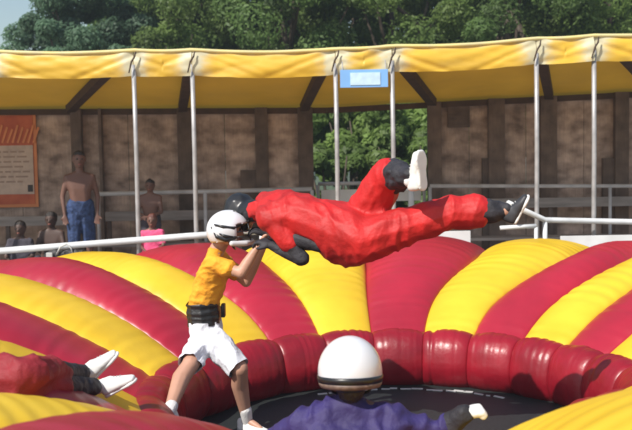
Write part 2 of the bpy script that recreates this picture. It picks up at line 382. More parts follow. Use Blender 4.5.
def wall(px0, px1, name_label, posts, joints):
    x0, x1 = atY(px0, YR), atY(px1, YR)
    t = thing('plywood_wall', ((x0+x1)/2, YR+.1, DECK), name_label, 'wall')
    js = [x0]+[atY(j, YR) for j in joints]+[x1]
    for a, b in zip(js[:-1], js[1:]):
        bm = bmesh.new(); dz = random.uniform(-.012, .012); dy = random.uniform(0, .012)
        box(bm, (a+.004, YR+.06+dy, DECK+.02), (b-.004, YR+.085+dy, ZR-.08+dz+rise((a+b)/2)*.9)); bm_obj('wall_sheet', bm, 'ply', t)
    for p, wd in posts:
        x = atY(p, YR-.05); bm = bmesh.new(); box(bm, (x-wd/2, YR-.06, DECK+.002), (x+wd/2, YR+.05, ZR-.05+rise(x)), .008); bm_obj('post', bm, 'post', t)
    return t
wl = wall(-260, 312, 'weathered plywood back wall of the shed behind the spectators, left of the opening', [(-70,.16),(77,.17),(101,.05),(185,.22),(262,.20),(306,.24)], [-180, -110, -40, 20, 128, 225])
wr_ = wall(428, 840, 'weathered plywood back wall of the shed right of the opening with a dark vent', [(435,.22),(497,.26),(549,.26),(622,.22),(700,.2),(790,.2)], [470, 527, 585, 660, 745])
# planks and battens on the walls
for t, px, py0, py1, wd in ((wl,249,170,260,.28),(wr_,489,158,260,.22),(wr_,612,158,260,.30)):
    x = atY(px, YR); bm = bmesh.new(); box(bm, (x-wd/2, YR-.02, DECK+.003), (x+wd/2, YR+.048, P(px,py0,YR).z)); bm_obj('batten', bm, 'post', t)
v0, v1 = P(448,105,YR), P(470,127,YR)
bm = bmesh.new(); box(bm, (v0.x, YR+.02, v1.z), (v1.x, YR+.055, v0.z))
for q in range(5): z = v1.z+(v0.z-v1.z)*(q+.5)/5; box(bm, (v0.x+.02, YR+.005, z-.018), (v1.x-.02, YR+.018, z+.012))
bm_obj('vent', bm, 'post', wr_)
# banner on the wall
b0, b1 = P(-26,113,YR), P(38,207,YR)
ban = thing('banner', ((b0.x+b1.x)/2, YR+.03, b1.z), 'faded orange and red banner with pale notice panel hung on the left plywood wall', 'banner')
bm = bmesh.new(); box(bm, (b0.x, YR+.035, b1.z), (b1.x, YR+.05, b0.z)); bm_obj('backing', bm, 'banner_light', ban)
bm = bmesh.new(); box(bm, (b0.x+.05, YR+.027, b1.z+.05), (b1.x-.05, YR+.0345, b0.z-.05)); bm_obj('print', bm, 'banner', ban)
c0, c1 = P(-20,146,YR), P(34,194,YR)
bm = bmesh.new(); box(bm, (c0.x, YR+.020, c1.z), (c1.x, YR+.0265, c0.z)); bm_obj('notice', bm, 'cream', ban)
bm = bmesh.new()
for i in range(11):
    a = P(-19+i*5.2, 143, YR); b = P(-14+i*5.2, 125+(i%3)*2, YR); a.y = b.y = YR+.018
    beam(bm, a, b, .004, .035)
bm_obj('flame_stripe', bm, 'banner_light', ban)
for i in range(7):
    z = P(0,152+i*5,YR).z; x = c0.x+.08
    while x < c1.x-.15:
        l = random.uniform(.08,.2); bm = bmesh.new(); box(bm, (x, YR+.016, z-.012), (min(x+l, c1.x-.06), YR+.0195, z+.012)); bm_obj('print_line', bm, 'inkfaint', ban); x += l+.035
e0 = P(30,188,YR); bm = bmesh.new(); box(bm, (e0.x-.04, YR+.012, e0.z-.06), (e0.x+.04, YR+.0155, e0.z+.05), .002); bm_obj('emblem', bm, 'ink', ban)
# pale blue sign under the canopy
s0, s1 = P(340,70,YF-.08), P(388,87,YF-.08)
sg = thing('sign', ((s0.x+s1.x)/2, YF-.09, s1.z), 'pale blue banner sign with whitish middle hung between two poles under the canopy', 'sign')
bm = bmesh.new(); box(bm, (s0.x, YF-.10, s1.z), (s1.x, YF-.085, s0.z), .003); bm_obj('board', bm, 'sign_blue', sg)
bm = bmesh.new(); box(bm, (s0.x+.13, YF-.108, s1.z+.03), (s1.x-.10, YF-.1005, s0.z-.04)); bm_obj('print', bm, 'sign_white', sg)
for xx in (s0.x+.03, s1.x-.03):
    bm = bmesh.new(); tube(bm, [(xx, YF-.093, s0.z-.01), (xx, YF-.06, s0.z+.12)], .006, 6); bm_obj('cord', bm, 'railgrey', sg)

# rails
def rail(pts, r, m, label, cat='railing', posts=(), group=None):
    pts = [V(p) for p in pts]; o = thing('handrail', (pts[0].x, pts[0].y, DECK), label, cat, group)
    bm = bmesh.new(); tube(bm, pts, r, 12); bm_obj('top_bar', bm, m, o, True)
    for p in posts:
        bm = bmesh.new(); tube(bm, [(p[0], p[1], DECK), (p[0], p[1], p[2]-r*.5)], r*.85, 10); bm_obj('rail_post', bm, m, o, True)
    return o
ya = YF-.10
a, b, c = P(-120,259,ya), P(0,251,ya), P(190,236,ya); d = P(262,231,ya)
rail([a, b, c, d], .042, 'rail', 'white painted front handrail crossing before the spectators on the left', posts=[(q.x, q.y, q.z) for q in (a, d)])
a, b, c, d = P(508,203,ya-.5), P(545,220,ya-.1), P(640,222,ya-.1), P(760,222,ya-.1)
rail([a, b, c, d], .036, 'rail', 'white handrail that slopes down then runs level along the right side', posts=[(q.x, q.y, q.z) for q in (b, d)])
a, b = P(500,228,ya-.3), P(536,226,ya-.3)
rail([a, b], .028, 'rail', 'short low white rail behind the flying player\'s feet', posts=[(b.x, b.y, b.z)])
yb = YR-.55
a, b = P(98,194,yb), P(312,189,yb)
rail([a, b], .034, 'railgrey', 'grey upper rail in front of the left plywood wall', posts=[(a.x,a.y,a.z),(b.x,b.y,b.z),((a.x+b.x)/2,a.y,(a.z+b.z)/2)])
a, b = P(430,186,yb), P(790,186,yb)
rail([a, b], .03, 'railgrey', 'grey upper rail in front of the right plywood wall', posts=[(a.x,a.y,a.z),(b.x,b.y,b.z),((a.x+b.x)/2,a.y,(a.z+b.z)/2)])
a, b = P(318,184,YR+.3), P(424,182,YR+.3)
g = rail([a, b], .03, 'railgrey', 'grey rail across the leafy opening between the two plywood walls', posts=[(a.x,a.y,a.z),(b.x,b.y,b.z)])
bm = bmesh.new(); box(bm, (a.x+.05, YR+.29, a.z-.30), (b.x-.05, YR+.33, a.z-.10)); bm_obj('kick_board', bm, 'whitepaint', g)
q_ = P(411, 190, YR-.9); bm = bmesh.new(); tube(bm, [(q_.x, q_.y, DECK), (q_.x, q_.y, q_.z)], .045, 12); box(bm, (q_.x-.10, q_.y-.05, q_.z-.004), (q_.x+.10, q_.y+.05, q_.z+.03), .01)
tag(bm_obj('bollard', bm, 'rail', None, True), 'white post with flat cap standing in the opening below the raised white shoe', 'bollard')
def bench(pxa, pxb, py, label):
    a, b = P(pxa, py-4, yb+.1), P(pxb, py-4, yb+.1)
    o = thing('bench', ((a.x+b.x)/2, yb+.1, DECK), label, 'bench', None)
    bm = bmesh.new(); box(bm, (a.x, yb+.16, a.z-.15), (b.x, yb+.19, a.z), .004); bm_obj('backrest', bm, 'board', o)
    bm = bmesh.new(); box(bm, (a.x, yb-.25, DECK+.36), (b.x, yb+.15, DECK+.40), .004); bm_obj('seat', bm, 'board', o)
    n = max(2, int((b.x-a.x)/1.4))
    for i in range(n+1):
        x = a.x+.05+(b.x-a.x-.1)*i/n; bm = bmesh.new(); box(bm, (x-.03, yb+.10, DECK), (x+.03, yb+.148, DECK+.358)); box(bm, (x-.03, yb+.192, DECK), (x+.03, yb+.235, a.z-.03)); bm_obj('leg', bm, 'post', o)
bench(-60, 70, 222, 'grey board bench behind the two seated children at far left')
bench(104, 300, 216, 'long grey board bench against the left plywood wall')
bench(432, 790, 204, 'long grey board bench against the right plywood wall')
# pale low barrier between arena and deck
def barrier(px0, px1, py, label):
    a, b = P(px0, py, YF-.22), P(px1, py, YF-.22)
    o = thing('barrier', ((a.x+b.x)/2, YF-.22, 0), label, 'barrier')
    bm = bmesh.new(); box(bm, (a.x, YF-.26, a.z-.30), (b.x, YF-.22, a.z), .004); bm_obj('board', bm, 'whitepaint', o)
    for x in np.linspace(a.x+.1, b.x-.1, 4): bm = bmesh.new(); box(bm, (x-.03, YF-.217, -.02), (x+.03, YF-.16, a.z-.02)); bm_obj('post', bm, 'galv', o)
barrier(140, 262, 255, 'pale low board barrier under the child in pink')
barrier(335, 470, 233, 'pale low board barrier behind the centre of the arena')
barrier(560, 800, 236, 'pale low board barrier behind the right side of the arena')

# ------------------------------------------------------------------ people
def frame(f, u=(0,0,1)):
    f = V(f).normalized(); u = V(u); s = f.cross(u).normalized(); u = s.cross(f).normalized(); return f, u, s
def head_prims(c, f, u, k=1):
    f, u, s = frame(f, u); c = V(c); q = lambda a, b, d=0: c+(f*a+u*b+s*d)*k
    return [[(q(-.015,.030),.088*k),(q(.02,.03),.078*k),(q(.045,-.075),.032*k),(q(.0,-.06,.035),.035*k),(q(.0,-.06,-.035),.035*k)],
            [(q(.088,.012),.011*k),(q(.104,-.022),.014*k)], [(q(.055,-.055),.034*k),(q(.07,-.085),.022*k)],
            [(q(-.005,.015,.088),.014*k),(q(-.005,-.018,.084),.011*k)], [(q(-.005,.015,-.088),.014*k),(q(-.005,-.018,-.084),.011*k)]]
def face_bits(c, f, u, k, parent):
    f, u, s = frame(f, u); c = V(c)
    for sg_ in (1,-1):
        bm = bmesh.new(); bmesh.ops.create_uvsphere(bm, u_segments=10, v_segments=8, radius=.011*k, matrix=Matrix.Translation(c+(f*.086+u*.012+s*.032*sg_)*k)); bm_obj('eye', bm, 'eye', parent, True)
    bm = bmesh.new(); tube(bm, [c+(f*.088-u*.058+s*.02)*k, c+(f*.095-u*.056)*k, c+(f*.088-u*.058-s*.02)*k], .006*k, 6); bm_obj('mouth', bm, 'lip', parent, True)
def hair(c, f, u, k, m, parent, long=0):
    f, u, s = frame(f, u); c = V(c); q = lambda a, b, d=0: c+(f*a+u*b+s*d)*k
    pr = [[(q(-.025,.045),.090*k),(q(.012,.06),.076*k)], [(q(-.04,-.02),.072*k),(q(-.03,.04),.09*k)]]
    if long: pr.append([(q(-.045,-.02),.075*k),(q(-.05,-.14),.06*k)])
    blob('hair', pr, m, parent, .01, 3, .008, 30)
def hand_prims(w, d, n, curl=.5, k=1, thumb=1):
    d = V(d).normalized(); n = V(n); n = (n-d*n.dot(d)).normalized(); s = d.cross(n).normalized(); w = V(w); out = []
    out.append([(w,.024*k),(w+(d*.05+s*.022)*k,.018*k),(w+(d*.05-s*.022)*k,.018*k),(w+(d*.088+s*.033)*k,.013*k),(w+(d*.088-s*.033)*k,.013*k)])
    for i, L in enumerate((.072,.082,.077,.060)):
        p = w+(d*.088+s*(.036-.024*i)*thumb)*k; a = curl*.5; r = .0098*k
        for fr in (.42,.32,.26):
            dd = d*math.cos(a)+n*math.sin(a)+s*thumb*(.10-.07*i); p2 = p+dd*L*fr*k; out.append(cap(p, r, p2, r*.93)); p = p2; r *= .93; a += curl*.8
    p = w+(d*.03+s*.028*thumb)*k; p2 = p+(d*.6+s*.7*thumb+n*.4).normalized()*.04*k; p3 = p2+(d*.9+s*.2*thumb+n*.5).normalized()*.032*k
    out += [cap(p,.015*k,p2,.011*k), cap(p2,.011*k,p3,.009*k)]
    return out
def foot_prims(an, toe, k=1):
    an, toe = V(an), V(toe); d = (toe-an); return [[(an,.036*k),(an-V((0,0,.045))*k-d.normalized()*.03*k,.03*k)], [(an,.036*k),(an+d*.6-V((0,0,.0)),.034*k)], cap(an+d*.6,.034*k,toe,.024*k), [(an-V((0,0,.045))*k-d.normalized()*.03*k,.03*k),(an+d*.6,.034*k)]]
def shoe(name, heel, toe, up, m, parent, k=1, w=.04):
    """heel and toe lie in the sole; up is the direction from sole to ankle"""
    heel, toe = V(heel), V(toe); d = (toe-heel).normalized(); L = (toe-heel).length; up = V(up); up = (up-d*up.dot(d)).normalized(); s = d.cross(up)
    q = lambda a, b, c: heel+d*(a*L)+s*(b*w)+up*c*k
    pr = [[(q(.10,.4,.03),.026),(q(.10,-.4,.03),.026),(q(.08,0,.085),.030),(q(.35,.45,.03),.028),(q(.35,-.45,.03),.028),(q(.36,0,.075),.030)],
          [(q(.35,.45,.03),.026),(q(.35,-.45,.03),.026),(q(.36,0,.07),.028),(q(.72,.7,.024),.022),(q(.72,-.7,.024),.022),(q(.90,.42,.020),.021),(q(.90,-.42,.020),.021)]]
    sh_ = blob(name, pr, m, parent, .008, 4)
    wp = [(.02,.30),(.07,.62),(.16,.74),(.34,.66),(.50,.68),(.66,.95),(.78,1.0),(.90,.78),(.97,.40)]
    so_ = blob('sole', [[(q(a1,b1,0),.011),(q(a1,-b1,0),.011),(q(a2,b2,0),.011),(q(a2,-b2,0),.011)] for (a1,b1),(a2,b2) in zip(wp, wp[1:])], 'shoe', sh_, .006, 3)
    bm = bmesh.new()
    for t_ in (.40,.48,.56,.64): hh = .100-.085*(t_-.36); tube(bm, [q(t_,.62,hh-.026), q(t_+.01,.25,hh-.002), q(t_+.01,-.25,hh-.002), q(t_,-.62,hh-.026)], .0035, 6)
    bm_obj('laces', bm, 'lace', sh_, True)
    return sh_
def torso_prims(nk, sl, s_r, ch, wa, hl, hr, k=1, fat=1):
    nk, sl, s_r, ch, wa, hl, hr = map(V, (nk, sl, s_r, ch, wa, hl, hr))
    sd = (s_r-sl).normalized(); hp = (hl+hr)/2
    return [[(sl,.052*k),(s_r,.052*k),(nk,.055*k)],
            [(sl,.055*k),(s_r,.055*k),(ch+sd*.075*k,.10*k*fat),(ch-sd*.075*k,.10*k*fat)],
            [(ch+sd*.07*k,.10*k*fat),(ch-sd*.07*k,.10*k*fat),(wa+sd*.05*k,.092*k*fat),(wa-sd*.05*k,.092*k*fat)],
            [(wa+sd*.05*k,.092*k*fat),(wa-sd*.05*k,.092*k*fat),(hl,.095*k*fat),(hr,.095*k*fat)]]

# ---- the standing player (amber shirt)
Ya = 6.5
pl = thing('person', P(210,432,Ya), 'player in orange shirt, black belt and white shorts reaching up to the flying player', 'person')
hc = P(228,232,6.42); hf = V((.93,.10,.06)); hu = V((-.18,0,1))
nk = P(217,250,6.48); sl_, sr_ = P(212,263,6.30), P(221,259,6.66); ch = P(212,279,6.48); wa = P(205,306,6.5)
hl, hr_ = P(204,331,6.42), P(208,331,6.60)
eL, eR = P(241,273,6.22), P(246,282,6.60); wL, wR = P(258,246,6.26), P(263,248,6.50)
kL, kR = P(240,369,6.25), P(190,365,6.12)
aL, aR = P(247,420,6.42), P(169,412,5.76)
pr = head_prims(hc, hf, hu, 1.02)+[cap(P(223,240,6.46),.055,nk,.062)]+torso_prims(nk, sl_, sr_, ch, wa, hl, hr_)
for s_, e_, w_, dz in ((sl_, eL, wL, 1),(sr_, eR, wR, -1)):
    pr += [cap(s_,.052,e_,.040), cap(e_,.042,e_+(w_-e_)*.35,.042), cap(e_+(w_-e_)*.35,.042,w_,.026)]
    pr += hand_prims(w_, V((.55,.0,.75)), V((.75,-.1,-.5)), .9, 1.02, dz)
for h_, k_, a_ in ((hl, kL, aL),(hr_, kR, aR)):
    calf = k_+(a_-k_)*.32+V((-.022,.03,0)); pr += [cap(h_,.100,k_,.062), cap(k_,.060,calf,.066), cap(calf,.066,a_,.038)]
pr += foot_prims(aL, aL+V((.11,-.07,-.05)), .8)+foot_prims(aR, aR+V((-.02,-.06,-.11)), .8)
blob('body', pr, 'skin', pl, .0075, 4)
shoe('shoe', aL+V((-.07,.04,-.095)), aL+V((.19,-.11,-.095)), V((0,0,1)), 'shoe', pl, .9, .040)
shoe('shoe', aR+V((.03,.085,-.05)), aR+V((-.05,-.10,-.215)), V((0,-.6,.8)), 'shoe', pl, .9, .040)
shp = [[(sl_,.070),(sr_,.070),(nk+V((-.01,0,-.012)),.062)],
       [(sl_,.068),(sr_,.068),(ch+V((0,.08,0)),.118),(ch-V((0,.08,0)),.118)],
       [(ch+V((0,.08,0)),.118),(ch-V((0,.08,0)),.118),(wa+V((-.012,.06,.02)),.112),(wa+V((-.012,-.06,.02)),.112)],
       cap(sl_,.068,sl_+(eL-sl_)*.55,.070), cap(sr_,.068,sr_+(eR-sr_)*.55,.070)]
blob('shirt', shp, 'shirt', pl, .008, 5, .011, 9, (.8,.8,1.8))
bl = [[(wa+V((-.012,.055,.01)),.119),(wa+V((-.012,-.055,.01)),.119),(wa+V((-.006,.055,-.045)),.119),(wa+V((-.006,-.055,-.045)),.119)]]
# belt as a true band
def band(name, c, ax, rx, ry, h, m, parent, side=None, thick=.012, n=48, ridges=2):
    ax = V(ax).normalized(); sx = V(side or (1,0,0)); sx = (sx-ax*sx.dot(ax)).normalized(); sy = ax.cross(sx)
    bm = bmesh.new(); rows = []
    prof_ = [(-.5,-thick),(-.5,0)]+[(-.5+(i+1)/13, .004*math.sin((i+1)/13*math.pi*2*ridges)+.002) for i in range(12)]+[(.5,0),(.5,-thick)]
    for t, dr in prof_:
        rows.append([bm.verts.new(V(c)+ax*(t*h)+sx*((rx+dr)*math.cos(a))+sy*((ry+dr)*math.sin(a))) for a in [2*math.pi*i/n for i in range(n)]])
    for a, b in zip(rows, rows[1:]+rows[:1]):
        for i in range(n): bm.faces.new((a[i], a[(i+1)%n], b[(i+1)%n], b[i]))
    return bm_obj(name, bm, m, parent, True)
up_b = V((-.10,0,1)).normalized(); bc = wa+V((-.008,0,-.045))
blt = blob('belt', [[(bc+V((.0,.062,0))+up_b*.12,.124),(bc+V((.0,-.062,0))+up_b*.12,.124),(bc+V((.0,.062,0))-up_b*.12,.128),(bc+V((.0,-.062,0))-up_b*.12,.128)]], 'belt', pl, .008, 2, .006, 10, (.3,.3,5))
bm = bmesh.new(); q0 = wa+V((.138,-.02,-.03)); box(bm, q0+V((-.012,-.05,-.05)), q0+V((.018,.03,.05)), .008); bm_obj('buckle', bm, 'helmet_black', blt, True)
def leg_sleeve(h_, k_, r0, r1, over=.02): return cap(h_, r0, k_+(k_-h_).normalized()*over, r1)
sp_ = [[(hl+V((0,0,.05)),.118),(hr_+V((0,0,.05)),.118),(hl,.118),(hr_,.118)],
       cap(hl,.120,hl+(kL-hl)*1.04,.100), cap(hr_,.112,hr_+(kR-hr_)*1.04,.092)]
LATER = 1
shorts = blob('shorts', sp_, 'shorts', pl, .009, 3, .016, 7, (1.5,1.5,1))
def cut(o, p, n, rad=None):
    """trim a mesh with a plane (world point p, normal n): keeps the side n points away from"""
    t = V((0,0,0)); q = o.parent
    while q is not None: t += V(q.location); q = q.parent
    b = bmesh.new(); b.from_mesh(o.data)
    g = b.verts[:]+b.edges[:]+b.faces[:]
    if rad:
        fs = [f for f in b.faces if (f.calc_center_median()-(V(p)-t)).length < rad]
        g = fs+list({e for f in fs for e in f.edges})+list({v for f in fs for v in f.verts})
    bmesh.ops.bisect_plane(b, geom=g, plane_co=V(p)-t, plane_no=V(n).normalized(), clear_outer=True)
    b.to_mesh(o.data); b.free()
cut(shorts, wa+V((0,0,-.10)), (0,0,1))
for h_, k_ in ((hl,kL),(hr_,kR)): cut(shorts, h_+(k_-h_)*.97, (k_-h_), .19)
cut(blt, bc+up_b*.085, up_b); cut(blt, bc-up_b*.085, -up_b)
def sock(an, kn, toe, h, m, parent, r=.043):
    d = (kn-an).normalized(); return blob('sock', [cap(an-d*.02, r, an+d*h, r+.004)], m, parent, .007, 2)
sock(aL, kL, None, .09, 'sock', pl); sock(aR, kR, None, .05, 'sock', pl)
def helmet_motocross(c, f, u, parent, k=1):
    f, u, s = frame(f, u); c = V(c)
    bm = bmesh.new(); bmesh.ops.create_uvsphere(bm, u_segments=48, v_segments=32, radius=1)
    dead = []
    for v in bm.verts:
        a, b_, d = v.co.x, v.co.z, v.co.y
        r_ = V((a*.150+.004*(a>0), d*.122, b_*.140))
        if b_ < -.55: r_.z = -.077-.02*(b_+.55)
        v.co = r_
    for fc in bm.faces:
        m_ = fc.calc_center_median()
        if m_.x > .055 and -.075 < m_.z < .045: dead.append(fc)
        elif m_.z < -.0745: dead.append(fc)
    bmesh.ops.delete(bm, geom=dead, context='FACES')
    mt = Matrix((f, s, u)).transposed().to_4x4()*1; mt = Matrix.Translation(c+u*.015*k) @ mt @ Matrix.Scale(k, 4)
    bm.transform(mt)
    g = bmesh.ops.solidify(bm, geom=bm.faces[:], thickness=.010)
    h = bm_obj('helmet', bm, 'helmet_white', parent, True)
    q = lambda a, b, d=0: c+(f*a+u*b+s*d)*k
    blob('chin_guard', [cap(q(.02,-.075,.112),.022,q(.115,-.085,.075),.022), cap(q(.115,-.085,.075),.022,q(.16,-.08,.0),.024), cap(q(.16,-.08,0),.024,q(.115,-.085,-.075),.022), cap(q(.115,-.085,-.075),.022,q(.02,-.075,-.112),.022)], 'helmet_white', h, .007, 2)
    bm = bmesh.new()   # black vents and the dark swoosh on both sides
    for sg_ in (1,-1):
        tube(bm, [q(-.09,.065,.106*sg_), q(-.03,.045,.122*sg_), q(.04,.03,.120*sg_), q(.085,.04,.095*sg_)], [.006,.013,.013,.007], 10)
        tube(bm, [q(-.06,.0,.122*sg_), q(-.02,-.02,.128*sg_), q(.03,-.03,.122*sg_)], [.005,.012,.006], 10)
    tube(bm, [q(.13,.095,.03), q(.05,.148,.03)], [.006,.009], 8); tube(bm, [q(.13,.095,-.03), q(.05,.148,-.03)], [.006,.009], 8)
    bm_obj('vent', bm, 'helmet_black', h, True)
    for sg_ in (1,-1):
        blob('side_panel', [[(q(-.075,-.02,.100*sg_),.020),(q(-.02,-.045,.112*sg_),.020),(q(.04,-.035,.106*sg_),.020)], [(q(-.075,-.02,.100*sg_),.018),(q(-.105,.045,.07*sg_),.014)]], 'helmet_black', h, .007, 2)
    blob('visor', [[(q(.095,.055,.06),.020),(q(.095,.055,-.06),.020),(q(.125,.06,0),.018)], [(q(.125,.06,.04),.010),(q(.125,.06,-.04),.010),(q(.185,.075,.035),.006),(q(.185,.075,-.035),.006)]], 'helmet_black', h, .006, 2)
    bm = bmesh.new()   # cage over the face
    for dz in (-.035, 0.0): tube(bm, [q(.06,dz,.108), q(.125,dz,.072), q(.155,dz,0), q(.125,dz,-.072), q(.06,dz,-.108)], .005, 8)
    for dy in (-.04,.04): tube(bm, [q(.142,.05,dy), q(.152,-.03,dy), q(.15,-.07,dy)], .005, 8)
    bm_obj('face_cage', bm, 'helmet_black', h, True)
    bm = bmesh.new(); tube(bm, [q(-.0,-.06,.10), q(.03,-.11,.05), q(.04,-.125,0), q(.03,-.11,-.05), q(0,-.06,-.10)], .007, 8); bm_obj('chin_strap', bm, 'helmet_black', h, True)
    return h
helmet_motocross(hc, hf, hu, pl, 1.06); face_bits(hc, hf, hu, 1.02, pl)

# ---- the flying player (red suit)
fl = thing('person', P(350,272,6.0), 'player in red padded suit flying face down with legs kicked out behind', 'person')
fh = P(242,214,6.56); ff = V((-.35,-.12,-.95)); fu = V((-.95,.1,.30))
fn = P(262,209,6.34)
fsl, fsr = P(271,218,6.06), P(266,202,6.52)
fch = P(292,211,6.16); fwa = P(330,225,6.02); fhl, fhr = P(362,240,5.84), P(362,226,6.10)
fel, fer = P(302,259,5.98), P(287,240,6.42); fwl, fwr = P(273,246,6.08), P(268,234,6.42)
k1, a1_ = P(387,176,5.88), P(411,176,5.56)      # leg kicked up, shin towards the viewer
k2, a2_ = P(452,212,5.74), P(505,211,5.66)      # leg trailing behind
pr = head_prims(fh, ff, fu, 1)+[cap(fh+(fn-fh)*.3,.055,fn,.06)]+torso_prims(fn, fsl, fsr, fch, fwa, fhl, fhr)
for s_, e_, w_, th_ in ((fsl, fel, fwl, 1),(fsr, fer, fwr, -1)):
    pr += [cap(s_,.052,e_,.042), cap(e_,.042,w_,.028)]+hand_prims(w_, (w_-e_).normalized(), V((.0,.3,-1)), .8, 1, th_)
pr += [cap(fhr,.095,k1,.06), cap(k1,.06,a1_,.04), cap(fhl,.095,k2,.06), cap(k2,.06,a2_,.04)]
toe1 = a1_+V((.02,-.05,.05)); toe2 = a2_+V((.03,.0,.0))
pr += [cap(a1_,.036,toe1,.022), cap(a2_,.036,toe2,.024)]
blob('body', pr, 'skin', fl, .0085, 3)
sd = (fsr-fsl).normalized()
bel = P(345,240,5.98)
su = [[(fsl,.105),(fsr,.09),(fn+V((.05,0,-.01)),.10)],
      [(fsl,.105),(fsr,.09),(fch+sd*.09,.135),(fch-sd*.09,.145)],
      [(fch+sd*.09,.135),(fch-sd*.09,.145),(fwa+sd*.07,.16),(fwa-sd*.07,.165)],
      [(fwa+sd*.07,.16),(fwa-sd*.07,.165),(fhl,.172),(fhr,.16),(bel,.20)],
      cap(fhr,.175,k1,.122), cap(k1,.125,k1+(a1_-k1)*.18,.112), cap(fhl,.168,fhl+(k2-fhl)*.55,.135), cap(fhl+(k2-fhl)*.55,.135,k2,.125), cap(k2,.128,k2+(a2_-k2)*.45,.116), cap(fn,.092,fh+(fn-fh)*.62,.080),
      cap(fsl,.090,fsl+(fel-fsl)*.62,.082), cap(fsr,.075,fsr+(fer-fsr)*.6,.068)]
suit = blob('suit', su, 'suit', fl, .009, 8, .014, 6, (1.7,1,.9))
blob('chest_shade', [[(P(280,234,6.04),.06),(P(300,241,5.98),.065),(P(322,246,5.93),.05),(P(280,232,6.2),.08),(P(318,240,6.15),.07)]], 'suit_dark', fl, .012, 4, .012, 10)  # black piece that puts the shade under the chest into the shape
for s_, e_, w_ in ((fsl, fel, fwl),(fsr, fer, fwr)):
    blob('elbow_pad', [cap(s_+(e_-s_)*.66,.058,e_,.056), cap(e_,.056,e_+(w_-e_)*.80,.046)], 'suit_dark', fl, .009, 3, .007, 14)
    th_ = 1 if s_ is fsl else -1
    g_ = [cap(e_+(w_-e_)*.75,.042,w_,.036)]+[[(p, r*1.25) for p, r in h] for h in hand_prims(w_, (w_-e_).normalized(), V((.0,.3,-1)), .8, 1.04, th_)]
    blob('glove', g_, 'suit_dark', fl, .007, 3)
blob('knee_pad', [cap(k1+V((.055,-.04,.0)),.122,k1+(a1_-k1)*.5,.10)], 'suit_dark', fl, .011, 4, .02, 9)
blob('shin_guard', [cap(k1+(a1_-k1)*.5,.095,a1_,.058)], 'suit_dark', fl, .010, 3, .012, 12)
blob('shin_guard', [cap(k2+(a2_-k2)*.44,.098,k2+(a2_-k2)*.7,.084), cap(k2+(a2_-k2)*.7,.085,a2_,.055)], 'suit_dark', fl, .010, 3, .012, 12)
s_c = P(421,170,5.50)
shoe('shoe', s_c+V((.012,0,-.128)), s_c+V((-.008,-.02,.125)), V((-.72,.62,0)), 'shoe', fl, 1, .052)
shoe('shoe', a2_+V((.060,.0,-.085)), a2_+V((.145,-.04,.10)), V((-1,.1,.3)), 'shoe_dark', fl, .8, .04)
blob('sock', [cap(a1_-V((.0,-.01,.03)),.05,P(416,178,5.53),.045)], 'sock', fl, .008, 2)
# closed dark headguard over his head
f_, u_, s__ = frame(ff, fu); q = lambda a, b, d=0: fh+(f_*a+u_*b+s__*d)*1.06
hg = blob('headguard', [[(q(-.03,.03),.128),(q(.03,.035),.118)], [(q(-.01,-.06,.07),.055),(q(-.01,-.06,-.07),.055),(q(-.03,.02,0),.125)], [(q(.08,-.05,.04),.04),(q(.08,-.05,-.04),.04),(q(.0,.0,0),.1)], cap(fh,.10,fh+(fn-fh)*.62,.088)], 'helmet_black', fl, .009, 4)
face_bits(fh, ff, fu, 1, fl)

# ---- crouching player in purple seen from behind
Yp = 4.35
pu = thing('person', P(352,520,Yp), 'crouching player in purple seen from behind with round white helmet at the bottom', 'person')
pc_ = P(350,371,Yp); pf = V((.02,.95,-.12)); puu = V((0,.12,1))
pn = P(347,404,Yp-.02); psl, psr = P(304,426,Yp-.03), P(400,423,Yp-.03)
base = V((pn.x, Yp-.05, .0))
pch = V((pn.x, Yp-.06, .58)); pwa = V((pn.x, Yp-.12, .38)); phl, phr = V((pn.x-.12, Yp-.16, .19)), V((pn.x+.12, Yp-.16, .19))
pel, per = P(262,445,Yp+.12), P(436,432,Yp-.02); pwl, pwr = P(292,462,Yp+.35), P(467,413,Yp-.10)
pkl, pkr = V((pn.x-.24, Yp+.28, .30)), V((pn.x+.24, Yp+.28, .30)); pal, par = V((pn.x-.15, Yp-.08, .09)), V((pn.x+.15, Yp-.08, .09))
pr = head_prims(pc_, pf, puu, 1.05)+[cap(pc_-V((0,0,.07)),.060,pn,.066)]+torso_prims(pn, psl, psr, pch, pwa, phl, phr, 1.02)
for s_, e_, w_, th_ in ((psl, pel, pwl, -1),(psr, per, pwr, 1)):
    pr += [cap(s_,.054,e_,.042), cap(e_,.042,w_,.028)]+hand_prims(w_, V((.85,.1,.15)) if th_ == 1 else (w_-e_).normalized(), V((0,.3,-1)), 1.7, .78, th_)
for h_, k_, a_ in ((phl,pkl,pal),(phr,pkr,par)): pr += [cap(h_,.095,k_,.06), cap(k_,.06,a_,.04)]+foot_prims(a_, a_+V((0,.16,-.05)))
blob('body', pr, 'skin_shade', pu, .0085, 3)
psu = [cap(pn,.085,pc_-V((0,0,.12)),.078),[(psl,.098),(psr,.098),(pn-V((.055,.0,.040)),.092),(pn+V((.055,0,-.040)),.092)], [(psl,.086),(psr,.086),(pch+V((.12,0,0)),.15),(pch-V((.12,0,0)),.15)],
       [(pch+V((.12,0,0)),.15),(pch-V((.12,0,0)),.15),(phl,.15),(phr,.15)], cap(psl,.086,pel,.075), cap(pel,.075,pel+(pwl-pel)*.8,.058),
       cap(psr,.086,per,.078), cap(per,.078,per+(pwr-per)*.35,.066), cap(phl,.14,pkl,.10), cap(phr,.14,pkr,.10), cap(pkl,.10,pal,.07), cap(pkr,.10,par,.07)]
blob('suit', psu, 'purple', pu, .010, 8, .018, 8, (1.6,1,.8))
blob('cuff', [cap(per+(pwr-per)*.40,.062,pwr-(pwr-per)*.05,.052)], 'suit_dark', pu, .009, 3, .008, 14)
dR = (pwr-per).normalized()
